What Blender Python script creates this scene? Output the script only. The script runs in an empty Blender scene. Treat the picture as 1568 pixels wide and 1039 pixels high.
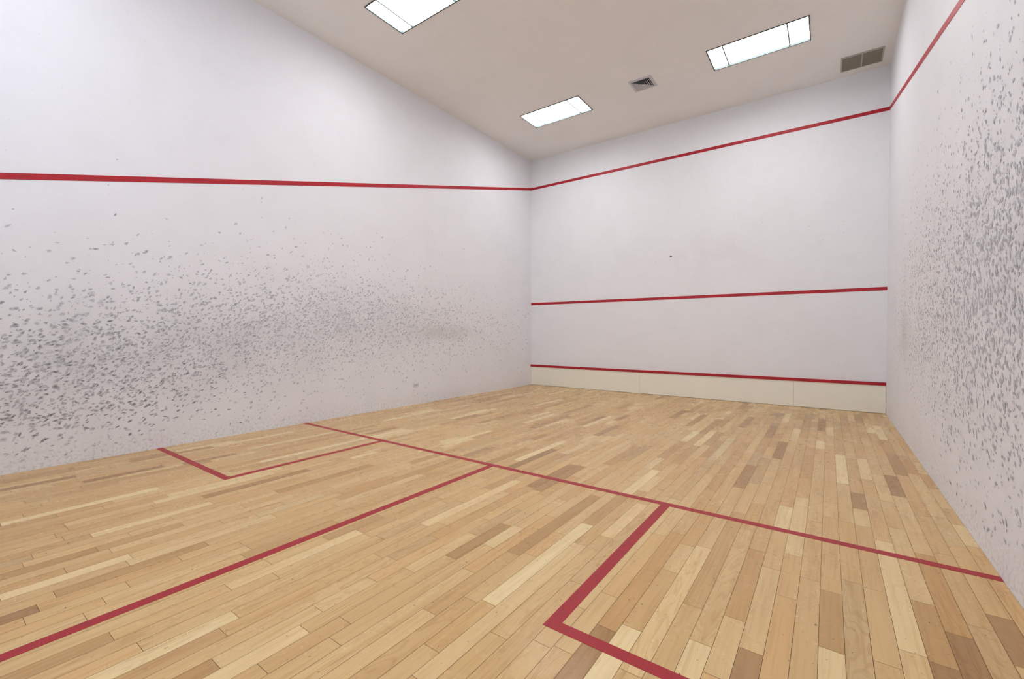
import bpy, bmesh, math, random
from mathutils import Matrix, Vector

W=6.37; L=9.75; H=5.203
TH=0.15
scene=bpy.context.scene
scene.view_settings.view_transform='Standard'
scene.view_settings.look='None'

def srgb(r,g,b):
    def f(c):
        c/=255.0
        return c/12.92 if c<=.04045 else ((c+.055)/1.055)**2.4
    return (f(r),f(g),f(b),1.0)

# ------------------------------------------------------------- node helpers
class NT:
    def __init__(s,name):
        s.mat=bpy.data.materials.new(name); s.mat.use_nodes=True
        s.t=s.mat.node_tree; s.n=s.t.nodes; s.l=s.t.links
        s.bsdf=s.n['Principled BSDF']
    def put(s,sock,v):
        if isinstance(v,bpy.types.NodeSocket): s.l.new(v,sock)
        else: sock.default_value=v
    def m(s,op,a,b=None,c=None,clamp=False):
        n=s.n.new('ShaderNodeMath'); n.operation=op; n.use_clamp=clamp
        s.put(n.inputs[0],a)
        if b is not None: s.put(n.inputs[1],b)
        if c is not None: s.put(n.inputs[2],c)
        return n.outputs[0]
    def pos(s):
        g=s.n.new('ShaderNodeNewGeometry'); x=s.n.new('ShaderNodeSeparateXYZ')
        s.l.new(g.outputs['Position'],x.inputs[0]); return x.outputs[0],x.outputs[1],x.outputs[2]
    def vec(s,x,y,z):
        n=s.n.new('ShaderNodeCombineXYZ')
        s.put(n.inputs[0],x);s.put(n.inputs[1],y);s.put(n.inputs[2],z); return n.outputs[0]
    def noise(s,v,scale,detail=3,rough=.5,dist=0):
        n=s.n.new('ShaderNodeTexNoise'); s.put(n.inputs['Vector'],v)
        n.inputs['Scale'].default_value=scale;n.inputs['Detail'].default_value=detail
        n.inputs['Roughness'].default_value=rough;n.inputs['Distortion'].default_value=dist
        return n.outputs['Fac']
    def ramp(s,f,stops,interp='LINEAR'):
        n=s.n.new('ShaderNodeValToRGB'); s.put(n.inputs[0],f); cr=n.color_ramp; cr.interpolation=interp
        while len(cr.elements)<len(stops): cr.elements.new(.5)
        for e,(p,c) in zip(cr.elements,stops): e.position=p; e.color=c
        return n.outputs[0]
    def mix(s,f,a,b,mode='MIX'):
        n=s.n.new('ShaderNodeMix'); n.data_type='RGBA'; n.blend_type=mode
        s.put(n.inputs[0],f); s.put(n.inputs[6],a); s.put(n.inputs[7],b); return n.outputs[2]
    def smooth(s,v,a,b,c=0.0,d=1.0):
        n=s.n.new('ShaderNodeMapRange'); n.interpolation_type='SMOOTHSTEP'
        s.put(n.inputs[0],v)
        for i,x in enumerate((a,b,c,d)): n.inputs[i+1].default_value=x
        return n.outputs[0]
    def bump(s,h,strength,dist):
        n=s.n.new('ShaderNodeBump'); s.put(n.inputs['Height'],h)
        n.inputs['Strength'].default_value=strength; n.inputs['Distance'].default_value=dist
        s.l.new(n.outputs[0],s.bsdf.inputs['Normal'])
    def gauss(s,a,a0,sa,b,b0,sb):
        u=s.m('DIVIDE',s.m('SUBTRACT',a,a0),sa); v=s.m('DIVIDE',s.m('SUBTRACT',b,b0),sb)
        r=s.m('ADD',s.m('MULTIPLY',u,u),s.m('MULTIPLY',v,v))
        return s.m('EXPONENT',s.m('MULTIPLY',r,-1.0))

def plain(name,col,rough=.5,metal=0,noise=0.06,scale=30):
    k=NT(name); x,y,z=k.pos(); v=k.vec(x,y,z)
    n=k.noise(v,scale,1)
    dark=tuple(c*(1-noise*2) for c in col[:3])+(1,)
    k.put(k.bsdf.inputs['Base Color'],k.mix(n,dark,col))
    k.bsdf.inputs['Roughness'].default_value=rough; k.bsdf.inputs['Metallic'].default_value=metal
    return k.mat

# ------------------------------------------------------------- materials
def wall_mat(name,base,smudges=(),axis='x'):
    k=NT(name); x,y,z=k.pos(); v=k.vec(x,y,z)
    h=y if axis=='y' else x
    mid=k.noise(v,2.2,4,.62)
    c=k.mix(k.smooth(mid,.38,.75),base,tuple(a*b for a,b in zip(base[:3],(.975,.975,.97)))+(1,))
    for (h0,sh,z0,sz,amt,col) in smudges:
        g=k.m('MULTIPLY',k.gauss(h,h0,sh,z,z0,sz),k.smooth(mid,.25,.7,.4,1.0))
        c=k.mix(k.m('MULTIPLY',g,amt,clamp=True),c,col)
    fine=k.noise(v,38,2,.6)
    c=k.mix(k.m('MULTIPLY',k.smooth(z,.0,.3,.30,0),k.smooth(fine,.45,.7)),c,srgb(150,146,140))
    c=k.mix(k.smooth(fine,.70,.76,0,.18),c,srgb(120,120,128))
    k.put(k.bsdf.inputs['Base Color'],c)
    k.bsdf.inputs['Roughness'].default_value=.65
    k.bsdf.inputs['Specular IOR Level'].default_value=.25
    k.bump(k.noise(v,40,2,.6),.12,.01)
    return k.mat

WB=(.86,.86,.888,1)
grey=srgb(165,165,174); yel=srgb(178,172,152)
m_left=wall_mat('painted_plaster_left',WB,[(6.9,.8,1.22,.13,.42,yel),(5.2,1.6,1.35,.5,.20,grey),(2.6,1.8,.95,.55,.30,grey)],'y')
m_right=wall_mat('painted_plaster_right',WB,[(7.9,.45,1.15,.22,.25,yel),(4.0,1.7,1.5,.75,.26,grey)],'y')
m_front=wall_mat('painted_plaster_front',(.87,.87,.885,1),[(3.9,1.3,2.7,.35,.10,yel)],'x')
m_back=wall_mat('painted_plaster_back',WB,[],'x')
m_ceil=wall_mat('ceiling_paint',(.885,.865,.84,1),[],'x')

def floor_mat():
    k=NT('maple_plank_floor'); x,y,z=k.pos()
    at=k.n.new('ShaderNodeAttribute'); at.attribute_name='board'
    sp=k.n.new('ShaderNodeSeparateColor'); k.l.new(at.outputs['Color'],sp.inputs[0])
    a,b,c=sp.outputs
    col=k.ramp(a,[(0,srgb(168,127,78)),(.08,srgb(191,150,94)),(.3,srgb(207,168,111)),(.6,srgb(214,178,121)),(.88,srgb(221,188,132)),(1,srgb(237,212,158))])
    col=k.mix(k.smooth(b,.5,1.0,0,.35),col,srgb(214,164,98))
    col=k.mix(k.smooth(c,.92,1.0,0,.4),col,srgb(186,160,116))
    off=k.m('MULTIPLY',a,91.0)
    gv=k.vec(k.m('ADD',k.m('MULTIPLY',x,60),off),k.m('MULTIPLY',y,2.2),k.m('MULTIPLY',b,33))
    g=k.noise(gv,1.0,4,.65)
    gv2=k.vec(k.m('ADD',k.m('MULTIPLY',x,9),off),k.m('MULTIPLY',y,1.1),k.m('MULTIPLY',c,50))
    g2=k.noise(gv2,1.2,2,.5,.6)
    rings=k.m('SINE',k.m('MULTIPLY',g2,75))
    rings=k.m('MULTIPLY',k.smooth(rings,.2,1),k.smooth(c,.45,.8))
    dk=k.mix(1,col,(.72,.60,.46,1),'MULTIPLY')
    f=k.m('ADD',k.smooth(g,.44,.72,0,.45),k.m('MULTIPLY',rings,.32),clamp=True)
    f=k.m('ADD',f,k.smooth(g2,.5,.8,0,.3),clamp=True)
    col=k.mix(f,col,dk)
    n2=k.noise(k.vec(x,y,a),2.5,4,.7)
    gz=k.m('MULTIPLY',k.gauss(x,5.1,.75,y,8.5,1.0),k.smooth(n2,.40,.60))
    gz=k.m('MULTIPLY',gz,k.smooth(b,.3,.8,.2,.9))
    col=k.mix(gz,col,srgb(148,128,102))
    st=k.noise(k.vec(k.m('MULTIPLY',x,1.6),y,0),34,1,.5)
    col=k.mix(k.smooth(st,.73,.79,0,.6),col,srgb(105,70,44))
    k.put(k.bsdf.inputs['Base Color'],col)
    k.put(k.bsdf.inputs['Roughness'],k.smooth(n2,.3,.7,.22,.36))
    k.bsdf.inputs['Specular IOR Level'].default_value=.5
    k.bump(k.m('ADD',k.m('ADD',k.m('MULTIPLY',x,k.m('SUBTRACT',b,.5)),k.m('MULTIPLY',y,k.m('SUBTRACT',c,.5))),k.m('MULTIPLY',g,.02)),.05,.3)
    return k.mat
m_floor=floor_mat()

def red_mat(name,col,rough,wear):
    k=NT(name); x,y,z=k.pos(); v=k.vec(x,y,z)
    n=k.noise(v,25,3,.7)
    c=k.mix(k.smooth(n,.4,.75),col,tuple(a*.84 for a in col[:3])+(1,))
    if wear:
        c=k.mix(k.smooth(n,.70,.80,0,wear),c,srgb(190,120,100))
        PW=.083; fr=k.m('FRACT',k.m('DIVIDE',x,PW))
        ex=k.m('MULTIPLY',k.m('MINIMUM',fr,k.m('SUBTRACT',1,fr)),PW)
        c=k.mix(k.smooth(ex,.0003,.0014,.5,0),c,srgb(90,20,22))
    k.put(k.bsdf.inputs['Base Color'],c); k.bsdf.inputs['Roughness'].default_value=rough
    return k.mat
m_fred=red_mat('red_floor_paint',srgb(166,8,28),.42,.3)
m_wred=red_mat('red_wall_paint',srgb(180,16,34),.5,0)
m_tin=plain('tin_cream_paint',srgb(248,244,228),.5,0,.015,6)
m_tinred=plain('tin_red_paint',srgb(180,16,34),.45)
m_seam=plain('seam_dark',srgb(170,164,150),.8)
m_gap=plain('subfloor_gap',srgb(92,60,34),.9)
m_frame=plain('troffer_frame_dark',srgb(58,72,70),.5)
m_div=plain('troffer_divider_grey',srgb(120,145,145),.5)
m_inner=plain('troffer_white_enamel',srgb(235,240,238),.4,0,.01)
m_vent=plain('vent_painted_metal',srgb(176,172,166),.5)
m_ventd=plain('duct_shade_dark',srgb(52,52,54),.9)  # dark colour standing in for the shade inside the ducts
m_louv=plain('louver_taupe',srgb(142,134,120),.55)
m_dwhite=plain('diffuser_white_metal',srgb(205,203,205),.45)
m_outlet=plain('outlet_plate_plastic',srgb(226,224,226),.4,0,.02)
m_screw=plain('screw_steel',srgb(120,120,120),.35,.8)
def emis(name,col,st):
    k=NT(name); x,y,z=k.pos(); v=k.vec(x,y,z)
    c=k.mix(k.noise(v,5,1),col,tuple(min(1,a*.97) for a in col[:3])+(1,))
    k.put(k.bsdf.inputs['Emission Color'],c); k.bsdf.inputs['Emission Strength'].default_value=st
    k.put(k.bsdf.inputs['Base Color'],(.9,.9,.9,1)); return k.mat
m_em=emis('diffuser_lens_glow',(.96,.965,1.0,1),15.5)

# ------------------------------------------------------------- mesh helpers
def newobj(name,bm,mats,parent=None,bevel=0):
    me=bpy.data.meshes.new(name); bm.to_mesh(me); bm.free()
    for m in (mats if isinstance(mats,(list,tuple)) else [mats]): me.materials.append(m)
    o=bpy.data.objects.new(name,me); scene.collection.objects.link(o)
    if parent:
        o.parent=parent; o.matrix_parent_inverse=Matrix.Translation(-parent.location)
    if bevel:
        b=o.modifiers.new('bevel','BEVEL'); b.width=bevel; b.segments=2; b.limit_method='ANGLE'
    return o
def box(bm,x0,x1,y0,y1,z0,z1,mi=0):
    vs=[bm.verts.new(p) for p in [(x0,y0,z0),(x1,y0,z0),(x1,y1,z0),(x0,y1,z0),(x0,y0,z1),(x1,y0,z1),(x1,y1,z1),(x0,y1,z1)]]
    for f in [(0,3,2,1),(4,5,6,7),(0,1,5,4),(1,2,6,5),(2,3,7,6),(3,0,4,7)]:
        fc=bm.faces.new([vs[i] for i in f]); fc.material_index=mi
def empty(name,loc=(0,0,0)):
    o=bpy.data.objects.new(name,None); o.location=loc; scene.collection.objects.link(o); return o
def boxobj(name,*a,mat=None,parent=None,bevel=0):
    bm=bmesh.new(); box(bm,*a); return newobj(name,bm,mat,parent,bevel)

# ------------------------------------------------------------- floor: individually laid maple boards
random.seed(33)
PW=.083; G=.0008
bm=bmesh.new(); cl=bm.loops.layers.float_color.new('board')
box(bm,-TH,W+TH,-TH,L+TH,-.12,-.0015,1)
i=0
while i*PW<W:
    x0=i*PW; x1=min(W,x0+PW); y=-random.uniform(0,.9)
    while y<L:
        ln=random.choice((random.uniform(.28,.55),random.uniform(.45,.95),random.uniform(.6,1.25)))
        ya=max(0,y); yb_=min(L,y+ln); y+=ln
        if yb_-ya<.02: continue
        vs=[bm.verts.new(p) for p in ((x0+G,ya+G,0),(x1-G,ya+G,0),(x1-G,yb_-G,0),(x0+G,yb_-G,0))]
        f=bm.faces.new(vs)
        t=random.gauss(.52,.23)
        if random.random()<.05: t=random.uniform(.0,.12)
        if random.random()<.04: t=random.uniform(.93,1)
        cc=(min(1,max(0,t)),random.random(),random.random(),1)
        for lp in f.loops: lp[cl]=cc
    i+=1
fl=newobj('floor',bm,[m_floor,m_gap])

# ------------------------------------------------------------- shell
wl=boxobj('wall_left',-TH,0,-TH,L+TH,0,H+.3,mat=m_left)
wr=boxobj('wall_right',W,W+TH,-TH,L+TH,0,H+.3,mat=m_right)
wf=boxobj('wall_front',0,W,L,L+TH,0,H+.3,mat=m_front)
# back wall stops at gallery height; daylight enters over it
boxobj('wall_back',0,W,-TH,0,0,2.35,mat=m_back)

PX=[(1.0,2.2),(4.21,5.43)]; PY=[(1.13,1.72),(4.475,5.075),(7.82,8.395)]
holes=[(a,b,c,d) for a,b in PX for c,d in PY]
xs=sorted({0,W,*[v for p in PX for v in p]}); ys=sorted({0,L,*[v for p in PY for v in p]})
bm=bmesh.new()
for i in range(len(xs)-1):
    for j in range(len(ys)-1):
        if (xs[i],xs[i+1],ys[j],ys[j+1]) in holes: continue
        box(bm,xs[i],xs[i+1],ys[j],ys[j+1],H,H+.12)
newobj('ceiling',bm,m_ceil)

for (a,b,c,d) in holes:
    e=empty('recessed_ceiling_light',((a+b)/2,(c+d)/2,H))
    t=.014
    bm=bmesh.new()
    for q in [(a,b,c,c+t),(a,b,d-t,d),(a,a+t,c+t,d-t),(b-t,b,c+t,d-t)]: box(bm,*q,H-.008,H+.02)
    newobj('frame',bm,m_frame,e)
    bm=bmesh.new()
    for q in [(a,b,c,c+.006),(a,b,d-.006,d),(a,a+.006,c+.006,d-.006),(b-.006,b,c+.006,d-.006)]: box(bm,*q,H+.02,H+.07)
    newobj('housing_side',bm,m_inner,e)
    bm=bmesh.new(); box(bm,a+.0065,b-.0065,c+.0065,d-.0065,H+.021,H+.03); newobj('diffuser_lens',bm,m_em,e)
    bm=bmesh.new()
    for q in (.17,.80):
        xd=a+q*(b-a); box(bm,xd-.008,xd+.008,c+t,d-t,H+.004,H+.0205)
    newobj('lens_divider',bm,m_div,e)

# ------------------------------------------------------------- tin
e=empty('tin_board',(W/2,L,0))
bm=bmesh.new(); js=[0.001,2.6,5.2,W-.001]
for i in range(len(js)-1): box(bm,js[i]+.0012,js[i+1]-.0012,L-.018,L-.001,.004,.424)
newobj('panels',bm,m_tin,e,.002)
bm=bmesh.new(); box(bm,.001,W-.001,L-.006,L-.0005,.004,.42); newobj('backing',bm,m_seam,e)
bm=bmesh.new(); box(bm,.001,W-.001,L-.030,L-.001,.423,.471); newobj('red_top_strip',bm,m_tinred,e,.004)

# ------------------------------------------------------------- painted lines
h=.0012; hw=.028
ys_=L-5.4965; yb=L-7.075
boxobj('short_line',.001,W-.001,ys_-hw,ys_+hw,0.0002,h,mat=m_fred)
boxobj('half_court_line',W/2-hw,W/2+hw,.001,ys_-hw,0.0002,h,mat=m_fred)
for s in (0,1):
    bm=bmesh.new()
    if s==0: x0,x1,xe0,xe1=1.597,1.653,.001,1.653
    else: x0,x1,xe0,xe1=W-1.655,W-1.595,W-1.655,W-.001
    box(bm,x0,x1,yb+hw,ys_-hw,.0002,h); box(bm,xe0,xe1,yb-hw,yb+hw,.0002,h)
    newobj('service_box_line',bm,m_fred)
boxobj('service_line',.001,W-.001,L-.003,L,1.855,1.907,mat=m_wred)
boxobj('front_out_line',.001,W-.001,L-.003,L,4.529,4.583,mat=m_wred)
def sideline(x0,x1,par):
    bm=bmesh.new(); sl=.25
    def zz(y): return 4.556-sl*(L-y)
    y0,y1=.001,L-.003; w=.0275
    vs=[]
    for x in (x0,x1):
        for (y,dz) in ((y0,-w),(y1,-w),(y1,w),(y0,w)): vs.append(bm.verts.new((x,y,zz(y)+dz)))
    for f in [(0,1,2,3),(7,6,5,4),(0,4,5,1),(1,5,6,2),(2,6,7,3),(3,7,4,0)]: bm.faces.new([vs[i] for i in f])
    bmesh.ops.recalc_face_normals(bm,faces=bm.faces)
    newobj('side_out_line',bm,m_wred,par)
sideline(0,.003,wl); sideline(W-.003,W,wr)

# ------------------------------------------------------------- ball scuff marks (dark rubber core, faded rim)
k=NT('rubber_scuff'); at=k.n.new('ShaderNodeAttribute'); at.attribute_name='tone'
k.put(k.bsdf.inputs['Base Color'],at.outputs['Color']); k.bsdf.inputs['Roughness'].default_value=.75
k.bsdf.inputs['Specular IOR Level'].default_value=.2
m_scuff=k.mat
def marks(name,plane,samples,par,fade=.6,rim=.80):
    bm=bmesh.new(); cl=bm.loops.layers.float_color.new('tone')
    for (u,zc,ln,wd,an,t) in samples:
        n=random.choice((7,8,9)); vs=[]
        ca,sa=math.cos(an),math.sin(an); off=random.random()
        te=t*(1-fade)+rim*fade
        cp_=(random.uniform(-.18,.18)*ln,random.uniform(-.18,.18)*wd)
        cv=bm.verts.new(plane(u+cp_[0]*ca-cp_[1]*sa,zc+cp_[0]*sa+cp_[1]*ca,off))
        for i in range(n):
            th=2*math.pi*i/n+random.uniform(-.25,.25); r=random.uniform(.55,1.3)
            p=math.cos(th)*ln*.5*r; q=math.sin(th)*wd*.5*r
            vs.append(bm.verts.new(plane(u+p*ca-q*sa,zc+p*sa+q*ca,off)))
        for i in range(n):
            f=bm.faces.new((cv,vs[i],vs[(i+1)%n]))
            for l in f.loops:
                q=t*.8 if l.vert is cv else te
                l[cl]=(q*.97,q*.98,q*1.04,1)
    return newobj(name,bm,m_scuff,par)
random.seed(7)
def clamp(v,a,b): return max(a,min(b,v))
def interp(pts,d):
    for (a,b),(c,e2) in zip(pts,pts[1:]):
        if d<=c: return b+(e2-b)*(d-a)/(c-a)
    return pts[-1][1]
S=[];cnt=0
while cnt<11500:
    y=random.uniform(.05,L-.1); d=L-y
    if random.random()>interp([(0,.06),(1.5,.14),(2.5,.32),(4,.68),(5.5,1),(8.3,.95),(9.75,.6)],d): continue
    c=interp([(0,1.2),(2.5,1.25),(4,1.38),(5.6,1.32),(7,1.05),(8.2,.78),(9.75,.75)],d)
    zc=random.gauss(c,.39)
    if random.random()<.08: zc=random.gauss(c+.3,.7)
    if zc<.06 or zc>3.0: continue
    near=clamp((4.6-y)/3,0,1); off=abs(zc-c)
    small=random.random()<.5
    ln=random.uniform(.010,.022) if small else random.uniform(.022,.046)*(1+.12*near)
    wd=ln*random.uniform(.38,.7)
    an=random.gauss(.55,.45)
    t=.64-.44*(random.random()**1.6)*(.5+.5*near)-.05*near+(.08 if off>.5 else 0)
    S.append((y,zc,ln,wd,an,clamp(t,.12,.72))); cnt+=1
for i in range(380):
    y=clamp(random.gauss(1.9,.8),.1,4.5); zc=random.gauss(.66,.26)
    if zc<.1: continue
    ln=random.uniform(.025,.055); S.append((y,zc,ln,ln*random.uniform(.28,.5),random.gauss(.25,.35),random.uniform(.06,.26)))
for i in range(260):
    y=random.uniform(4.5,L-.05); zc=random.uniform(.2,3.0); ln=random.uniform(.006,.014)
    S.append((y,zc,ln,ln*.5,random.gauss(.4,.5),random.uniform(.4,.62)))
marks('ball_scuff_marks',lambda u,z,o:(.0008+o*.001,u,z),S,wl)
S=[];cnt=0
while cnt<9500:
    y=random.uniform(2.8,L-.1); d=L-y
    if random.random()>clamp((d-.4)/4.8,0.02,1)**1.4: continue
    zc=random.gauss(1.4,.52)
    if random.random()<.18: zc=random.gauss(1.8,.7)
    if zc<.08 or zc>3.2: continue
    near=clamp((d-3.0)/2.5,0,1)
    small=random.random()<.5
    ln=random.uniform(.009,.019) if small else random.uniform(.018,.040)*(1+.15*near)
    t=.66-.36*(random.random()**1.5)*(.5+.5*near)
    S.append((y,zc,ln,ln*random.uniform(.4,.7),random.gauss(.7,.5),clamp(t,.2,.70))); cnt+=1
marks('ball_scuff_marks',lambda u,z,o:(W-.0008-o*.001,u,z),S,wr,.62)
S=[(3.198,2.674,.045,.04,.3,.08),(2.9,2.6,.012,.012,0,.3)]
for i in range(110):
    ln=random.uniform(.006,.016); S.append((random.uniform(.1,W-.1),clamp(random.gauss(2.6,.6),1.95,4.4),ln,ln*.6,random.uniform(0,3),random.uniform(.45,.7)))
marks('ball_scuff_marks',lambda u,z,o:(u,L-.0008-o*.001,z),S,wf,.2)
S=[]
for i in range(520):
    ln=random.uniform(.004,.013); S.append((random.uniform(.1,W-.1),random.uniform(.2,L-.2),ln,ln*.5,random.uniform(0,3),random.uniform(.04,.14)))
marks('floor_scuff_marks',lambda u,z,o:(u,z,.0004),S,fl,0)

# ------------------------------------------------------------- ceiling air diffuser (square cone type)
cx,cy,hs=3.205,8.107,.18
e=empty('ceiling_air_diffuser',(cx,cy,H))
def sqring(bm,ro,zo,ri_,zi,th=.003):
    O=[bm.verts.new((cx+sx*ro,cy+sy*ro,zo)) for sx,sy in ((-1,-1),(1,-1),(1,1),(-1,1))]
    I=[bm.verts.new((cx+sx*ri_,cy+sy*ri_,zi)) for sx,sy in ((-1,-1),(1,-1),(1,1),(-1,1))]
    O2=[bm.verts.new(v.co+Vector((0,0,th))) for v in O]; I2=[bm.verts.new(v.co+Vector((0,0,th))) for v in I]
    for i in range(4):
        j=(i+1)%4
        bm.faces.new((O[i],I[i],I[j],O[j])); bm.faces.new((O2[i],O2[j],I2[j],I2[i]))
        bm.faces.new((O[i],O[j],O2[j],O2[i])); bm.faces.new((I[j],I[i],I2[i],I2[j]))
bm=bmesh.new(); sqring(bm,hs,H-.004,hs-.04,H-.012,.004); newobj('rim',bm,m_dwhite,e)
bm=bmesh.new()
for ro in (.132,.103,.074,.045): sqring(bm,ro,H-.018,ro-.018,H-.004,.002)
box(bm,cx-.02,cx+.02,cy-.02,cy+.02,H-.02,H-.016)
newobj('louver_cones',bm,m_dwhite,e)
bm=bmesh.new(); box(bm,cx-.142,cx+.142,cy-.142,cy+.142,H-.0025,H-.0005); newobj('throat_shade_sheet',bm,m_ventd,e)  # flat dark sheet painted as throat shade; the ceiling is uncut here

# ------------------------------------------------------------- return air grille
x0,x1,y0,y1=5.772,6.262,9.145,9.555
e=empty('return_air_grille',((x0+x1)/2,(y0+y1)/2,H))
bm=bmesh.new(); r=.018; xm=(x0+x1)/2
for q in [(x0,x1,y0,y0+r),(x0,x1,y1-r,y1),(x0,x0+r,y0+r,y1-r),(x1-r,x1,y0+r,y1-r),(xm-.009,xm+.009,y0+r,y1-r)]: box(bm,*q,H-.014,H-.0002)
newobj('rim',bm,m_vent,e,.002)
bm=bmesh.new(); n=13
for (a,b) in ((x0+r,xm-.009),(xm+.009,x1-r)):
    for i in range(n):
        yc=y0+r+(i+.5)*(y1-y0-2*r)/n
        vs=[bm.verts.new(p) for p in [(a,yc-.008,H-.004),(b,yc-.008,H-.004),(b,yc+.007,H-.012),(a,yc+.007,H-.012)]]
        v2=[bm.verts.new(v.co+Vector((0,0,.0012))) for v in vs]
        bm.faces.new(vs); bm.faces.new(v2[::-1])
        for i2 in range(4): j=(i2+1)%4; bm.faces.new((vs[i2],v2[i2],v2[j],vs[j]))
newobj('louver_blades',bm,m_louv,e)
bm=bmesh.new(); box(bm,x0+r,x1-r,y0+r,y1-r,H-.0018,H-.0004); newobj('duct_shade_sheet',bm,m_ventd,e)  # dark sheet behind the blades imitates duct shade, no hole is cut

# ------------------------------------------------------------- outlet plate on the left wall
e=empty('electrical_outlet',(0,6.197,.32))
bm=bmesh.new(); box(bm,.0,.006,6.14,6.255,.285,.36); newobj('plate',bm,m_outlet,e,.002)
bm=bmesh.new(); box(bm,.006,.0085,6.165,6.23,.305,.34); newobj('socket_insert',bm,m_dwhite,e,.001)
bm=bmesh.new()
for yy in (6.15,6.245): box(bm,.006,.0072,yy-.003,yy+.003,.319,.325)
newobj('screws',bm,m_screw,e)

# ------------------------------------------------------------- world (daylight over the back wall) + portal
w=bpy.data.worlds.new('World'); scene.world=w; w.use_nodes=True
w.node_tree.nodes['Background'].inputs[0].default_value=(.72,.82,1,1); w.node_tree.nodes['Background'].inputs[1].default_value=1.6
la=bpy.data.lights.new('gallery_opening_portal','AREA'); la.shape='RECTANGLE'; la.size=W; la.size_y=H-2.35
lo=bpy.data.objects.new('gallery_opening_portal',la); scene.collection.objects.link(lo)
lo.location=(W/2,-.02,(H+2.35)/2); lo.rotation_euler=(math.radians(90),0,0)
la.cycles.is_portal=True

cp=(5.6655,1.1052,1.2079); yaw,p,r=.6236,-.0149,.0013; F=674.38
f=Vector((-math.sin(yaw)*math.cos(p),math.cos(yaw)*math.cos(p),math.sin(p)))
r0=Vector((math.cos(yaw),math.sin(yaw),0)); u0=r0.cross(f)
ri=r0*math.cos(r)+u0*math.sin(r); up=-r0*math.sin(r)+u0*math.cos(r)
cam=bpy.data.cameras.new('camera'); co=bpy.data.objects.new('camera',cam); scene.collection.objects.link(co)
co.matrix_world=Matrix(((ri.x,up.x,-f.x,cp[0]),(ri.y,up.y,-f.y,cp[1]),(ri.z,up.z,-f.z,cp[2]),(0,0,0,1)))
cam.sensor_fit='HORIZONTAL'; cam.sensor_width=36; cam.lens=F/1568*36; cam.clip_start=.02
scene.camera=co
